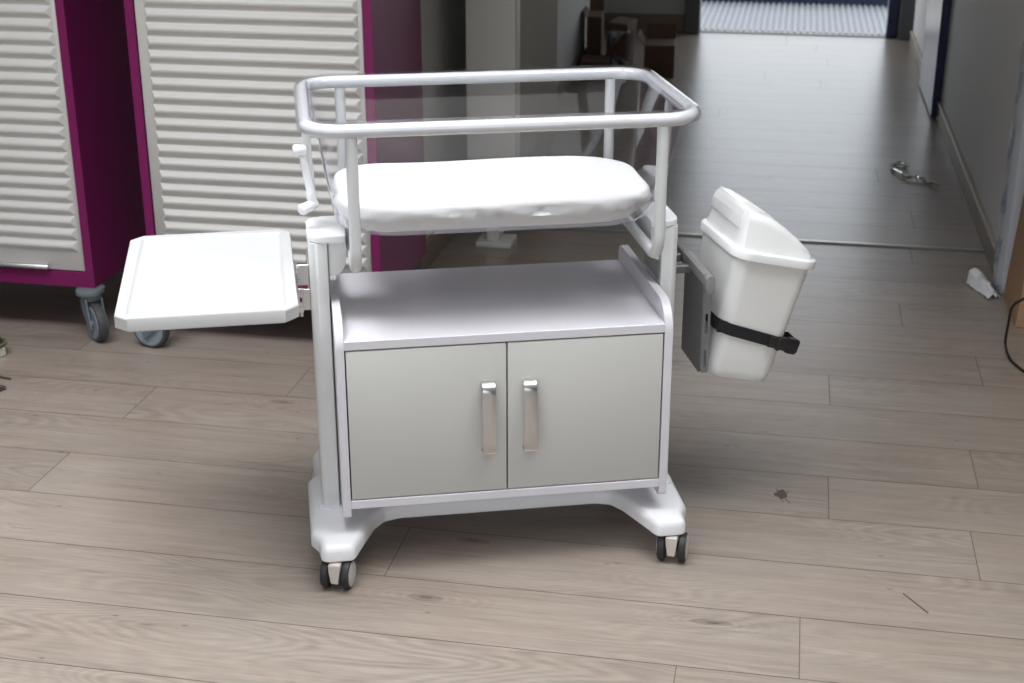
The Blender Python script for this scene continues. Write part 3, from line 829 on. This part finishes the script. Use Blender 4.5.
# twisted foil string on the corridor floor
def foil(bm):
    pts = [(1.145, 3.80), (1.135, 3.85), (1.10, 3.872), (1.072, 3.83), (1.075, 3.76), (1.098, 3.70), (1.115, 3.655), (1.14, 3.615), (1.17, 3.62), (1.20, 3.60), (1.218, 3.56), (1.228, 3.52), (1.25, 3.50)]
    P = fillet([(x-.025, y+.04, .010) for x, y in pts], .02, 3); random.seed(5)
    P = [p+Vector((random.uniform(-.004, .004), random.uniform(-.006, .006), random.uniform(-.002, .008))) for p in P]
    tube(bm, P, .007, 5, rfun=lambda t: .0045+.0045*abs(math.sin(t*31)))
    for i in range(3, len(P)-1, 5):
        a = P[i]; M = Matrix.Translation(a) @ Euler((random.random()*3, random.random()*3, random.random()*3)).to_matrix().to_4x4()
        bx(bm, -.012, .012, -.007, .007, -.001, .001, 0, 1, M)
bm = new(); foil(bm); 
for v in bm.verts: v.co.z = max(v.co.z, .0008)
tag(obj('foil_string', bm, 'foil', angle=10), 'shiny crumpled foil string lying on the corridor floor', 'litter')

# black cable on the right
def cable(bm):
    P = fillet([(1.60, 1.10, .52), (1.40, 1.30, .36), (1.262, 1.46, .20), (1.272, 1.56, .03), (1.285, 1.50, .006), (1.315, 1.405, .0055), (1.45, 1.30, .0055), (1.75, 1.25, .0055)], .10, 6)
    tube(bm, P, .0042, 10)
bm = new(); cable(bm); tag(obj('cable', bm, 'cable_black'), 'black cable looping down onto the floor in front of leaning box', 'cable')

# sneaker at the left edge
def shoe():
    t = thing('shoe', 'dark shoe with pale sole at the left edge, by the cupboard', 'shoe', (-1.80, .955, 0), 2.75)
    # local: toe at origin pointing -x ... heel at +x
    L_ = .28
    def outl(u, w): return math.sqrt(max(0, 1-(max(0, .35-u)/.35)**2))*w if u < .35 else w*(1-.18*math.sin((u-.35)/.65*PI)) if u < .9 else w*math.sqrt(max(0.02, 1-((u-.9)/.1)**2*.8))
    def ringsat(z, grow, n=28):
        pts = []
        for k in range(n):
            a = 2*PI*k/n; u = .5-.5*math.cos(a); w = outl(min(max(u, 0), 1), .048+grow); y = w*(1 if math.sin(a) >= 0 else -1)*min(1, abs(math.sin(a))*2.2)
            pts.append((u*L_-grow*math.cos(a), y, z))
        return pts
    def sole(bm): ring_loft(bm, [ringsat(0, -.002), ringsat(.004, .002), ringsat(.026, .002), ringsat(.030, -.002)])
    one('sole', 'shoe_sole', t, sole)
    def upper(bm):
        rings = []; n = 16
        for i in range(13):
            u = i/12; x = .006+u*(L_-.012); w = outl(u, .045); h = .035+.055*min(1, u/.45)**1.3 if u < .6 else .09+.01*(u-.6)
            if i == 0: w = .012; h = .012
            rings.append([(x, w*math.cos(PI*k/n), .029+h*math.sin(PI*k/n)**.8) for k in range(n+1)])
        ring_loft(bm, rings)
    up = one('upper', 'shoe_dark', t, upper)
    def lace(bm):
        for i in range(4):
            x = .085+.022*i; z = .085+.009*i
            tube(bm, [(x, -.03, z-.012), (x+.004, -.012, z+.002), (x+.004, .012, z+.002), (x, .03, z-.012)], .0028, 6)
    one('laces', 'shoe_sole', up, lace)
    one('toe_cap', 'shoe_olive', t, lambda bm: tube(bm, [(.055, -.047, .036), (.025, -.037, .038), (.004, -.016, .038), (.004, .016, .038), (.025, .037, .038), (.055, .047, .036)], .005, 8))
    return t
sh_ = shoe(); sh_.rotation_euler = (0, 0, 3.05); sh_.location = (-1.785, .965, 0)
# twig and crumb of debris at the left edge
bm = new(); tube(bm, [(-1.78, .83, .004), (-1.73, .806, .0045), (-1.70, .797, .004), (-1.672, .792, .004)], .0035, 6, rfun=lambda t: .0028+.0012*math.sin(6*t)**2)
tag(obj('twig', bm, 'debris'), 'thin dark twig on the floor at the left edge', 'twig')
bm = new(); random.seed(8)
bmesh.ops.create_icosphere(bm, subdivisions=2, radius=.018)
for v in bm.verts: v.co = Vector((v.co.x*1.5, v.co.y, v.co.z*.35))*random.uniform(.75, 1.2); v.co += Vector((-1.675, .715, .0065)); v.co.z = max(.0005, v.co.z)
tag(obj('dirt_clump', bm, 'debris'), 'small dark clump of dirt below the twig, left edge', 'dirt')

# stains and scratches on the floor, thin dried spots
def blob(cx, cy, rx, ry, seed, z=.0006, spikes=0.25):
    bm = new(); random.seed(seed); n = 30
    P = []
    for k in range(n):
        a = 2*PI*k/n; r = 1+random.uniform(-spikes, spikes); P.append((cx+rx*r*math.cos(a), cy+ry*r*math.sin(a)))
    prism(bm, P, 'z', .0001, z); return bm
b_ = blob(.610, .472, .016, .022, 4)
b2 = new()
for q in ((.618, .452, .633, .425, .0014), (.606, .452, .616, .428, .0010), (.600, .486, .596, .503, .0011), (.622, .486, .634, .490, .001)):
    x0, y0, x1, y1, w = q; d = Vector((x1-x0, y1-y0, 0)).normalized(); n_ = Vector((-d.y, d.x, 0))*w
    prism(b_, [(x0+n_.x, y0+n_.y), (x0-n_.x, y0-n_.y), (x1-n_.x*.4, y1-n_.y*.4), (x1+n_.x*.4, y1+n_.y*.4)], 'z', .0001, .0005)
b2.free()
tag(obj('floor_stain', b_, 'stain'), 'dark dried spatter stain on the floor right of the cart', 'stain')
bm = new(); prism(bm, [(.882, .038), (.884, .042), (.933, -.030), (.930, -.034)], 'z', .0001, .0005)
tag(obj('floor_scratch', bm, 'stain'), 'thin dark straight scratch mark on the floor, lower right', 'scratch')

# ------------------------------------------------------------------ ceiling lamps and daylight
def lamp(x, y, e, sx=1.15, sy=.55, col=(1, .99, .97), label=''):
    t = thing('ceiling_light', label, 'ceiling light', (x, y, H), 0, 'ceiling panels')
    one('housing', 'lamp_housing', t, lambda bm: bx(bm, -sx/2-.03, sx/2+.03, -sy/2-.03, sy/2+.03, -.05, -.002, .004, 1))
    l = bpy.data.lights.new('ceiling_lamp', 'AREA'); l.shape = 'RECTANGLE'; l.size = sx; l.size_y = sy; l.energy = e; l.color = col; l.spread = math.radians(118)
    o = bpy.data.objects.new('ceiling_lamp', l); C.objects.link(o); o.location = (x, y, H-.056)
    return t
def day(x, y, z, rx, ry, rz, sx, sy, e, col):
    l = bpy.data.lights.new('daylight', 'AREA'); l.shape = 'RECTANGLE'; l.size = sx; l.size_y = sy; l.energy = e; l.color = col
    o = bpy.data.objects.new('daylight', l); C.objects.link(o); o.location = (x, y, z); o.rotation_euler = (rx, ry, rz)
    return o
lamp(-1.2, -.30, 41, 1.9, .8, (.95, .97, 1), 'rectangular ceiling light panel left of the bassinet cart')
lamp(-.2, -1.7, 12, 1.8, .9, (.97, .98, 1), 'rectangular ceiling light panel nearest the camera')
lamp(.95, -.35, 23, 1.6, .8, (.97, .98, 1), 'rectangular ceiling light panel right of the bassinet cart')
day(0, -4.72, 1.55, math.radians(90), 0, 0, 6.2, 1.45, 15, (1, .97, .94))           # window behind the camera
day(.55, 7.65, 1.1, math.radians(-90), 0, 0, 1.25, 2.1, 6.5, (1, .98, .95))          # end doorway

W_ = bpy.data.worlds.new('World'); S.world = W_; W_.use_nodes = True
bg = W_.node_tree.nodes['Background']
sky = W_.node_tree.nodes.new('ShaderNodeTexSky'); sky.sky_type = 'NISHITA'; sky.sun_disc = False; sky.sun_elevation = math.radians(50); sky.sun_rotation = math.radians(200)
mxw = W_.node_tree.nodes.new('ShaderNodeMix'); mxw.data_type = 'RGBA'; mxw.inputs[0].default_value = .75; mxw.inputs[7].default_value = (2.2, 2.2, 2.15, 1)
W_.node_tree.links.new(sky.outputs[0], mxw.inputs[6]); W_.node_tree.links.new(mxw.outputs[2], bg.inputs[0]); bg.inputs[1].default_value = .55

# ------------------------------------------------------------------ camera
cd = bpy.data.cameras.new('camera'); cam = bpy.data.objects.new('camera', cd); C.objects.link(cam); S.camera = cam
yaw, pitch, roll = -.1553+.346, .3727, -.0011
f = Vector((-math.sin(yaw)*math.cos(pitch), math.cos(yaw)*math.cos(pitch), -math.sin(pitch))); r = Vector((math.cos(yaw), math.sin(yaw), 0)); u = r.cross(f)
r2 = r*math.cos(roll)+u*math.sin(roll); u2 = -r*math.sin(roll)+u*math.cos(roll)
M = Matrix((( r2.x, u2.x, -f.x), (r2.y, u2.y, -f.y), (r2.z, u2.z, -f.z))).to_4x4(); M.translation = (.561, -2.850, 1.685)
cam.matrix_world = M
cd.sensor_width = 36; cd.lens = 1447.3/1024*36; cd.clip_start = .05
cd.dof.use_dof = True; cd.dof.focus_distance = 2.85; cd.dof.aperture_fstop = 6.5

S.view_settings.view_transform = 'Standard'; S.view_settings.look = 'None'; S.view_settings.gamma = 1; S.view_settings.use_curve_mapping = False
S.view_settings.exposure = 0.05
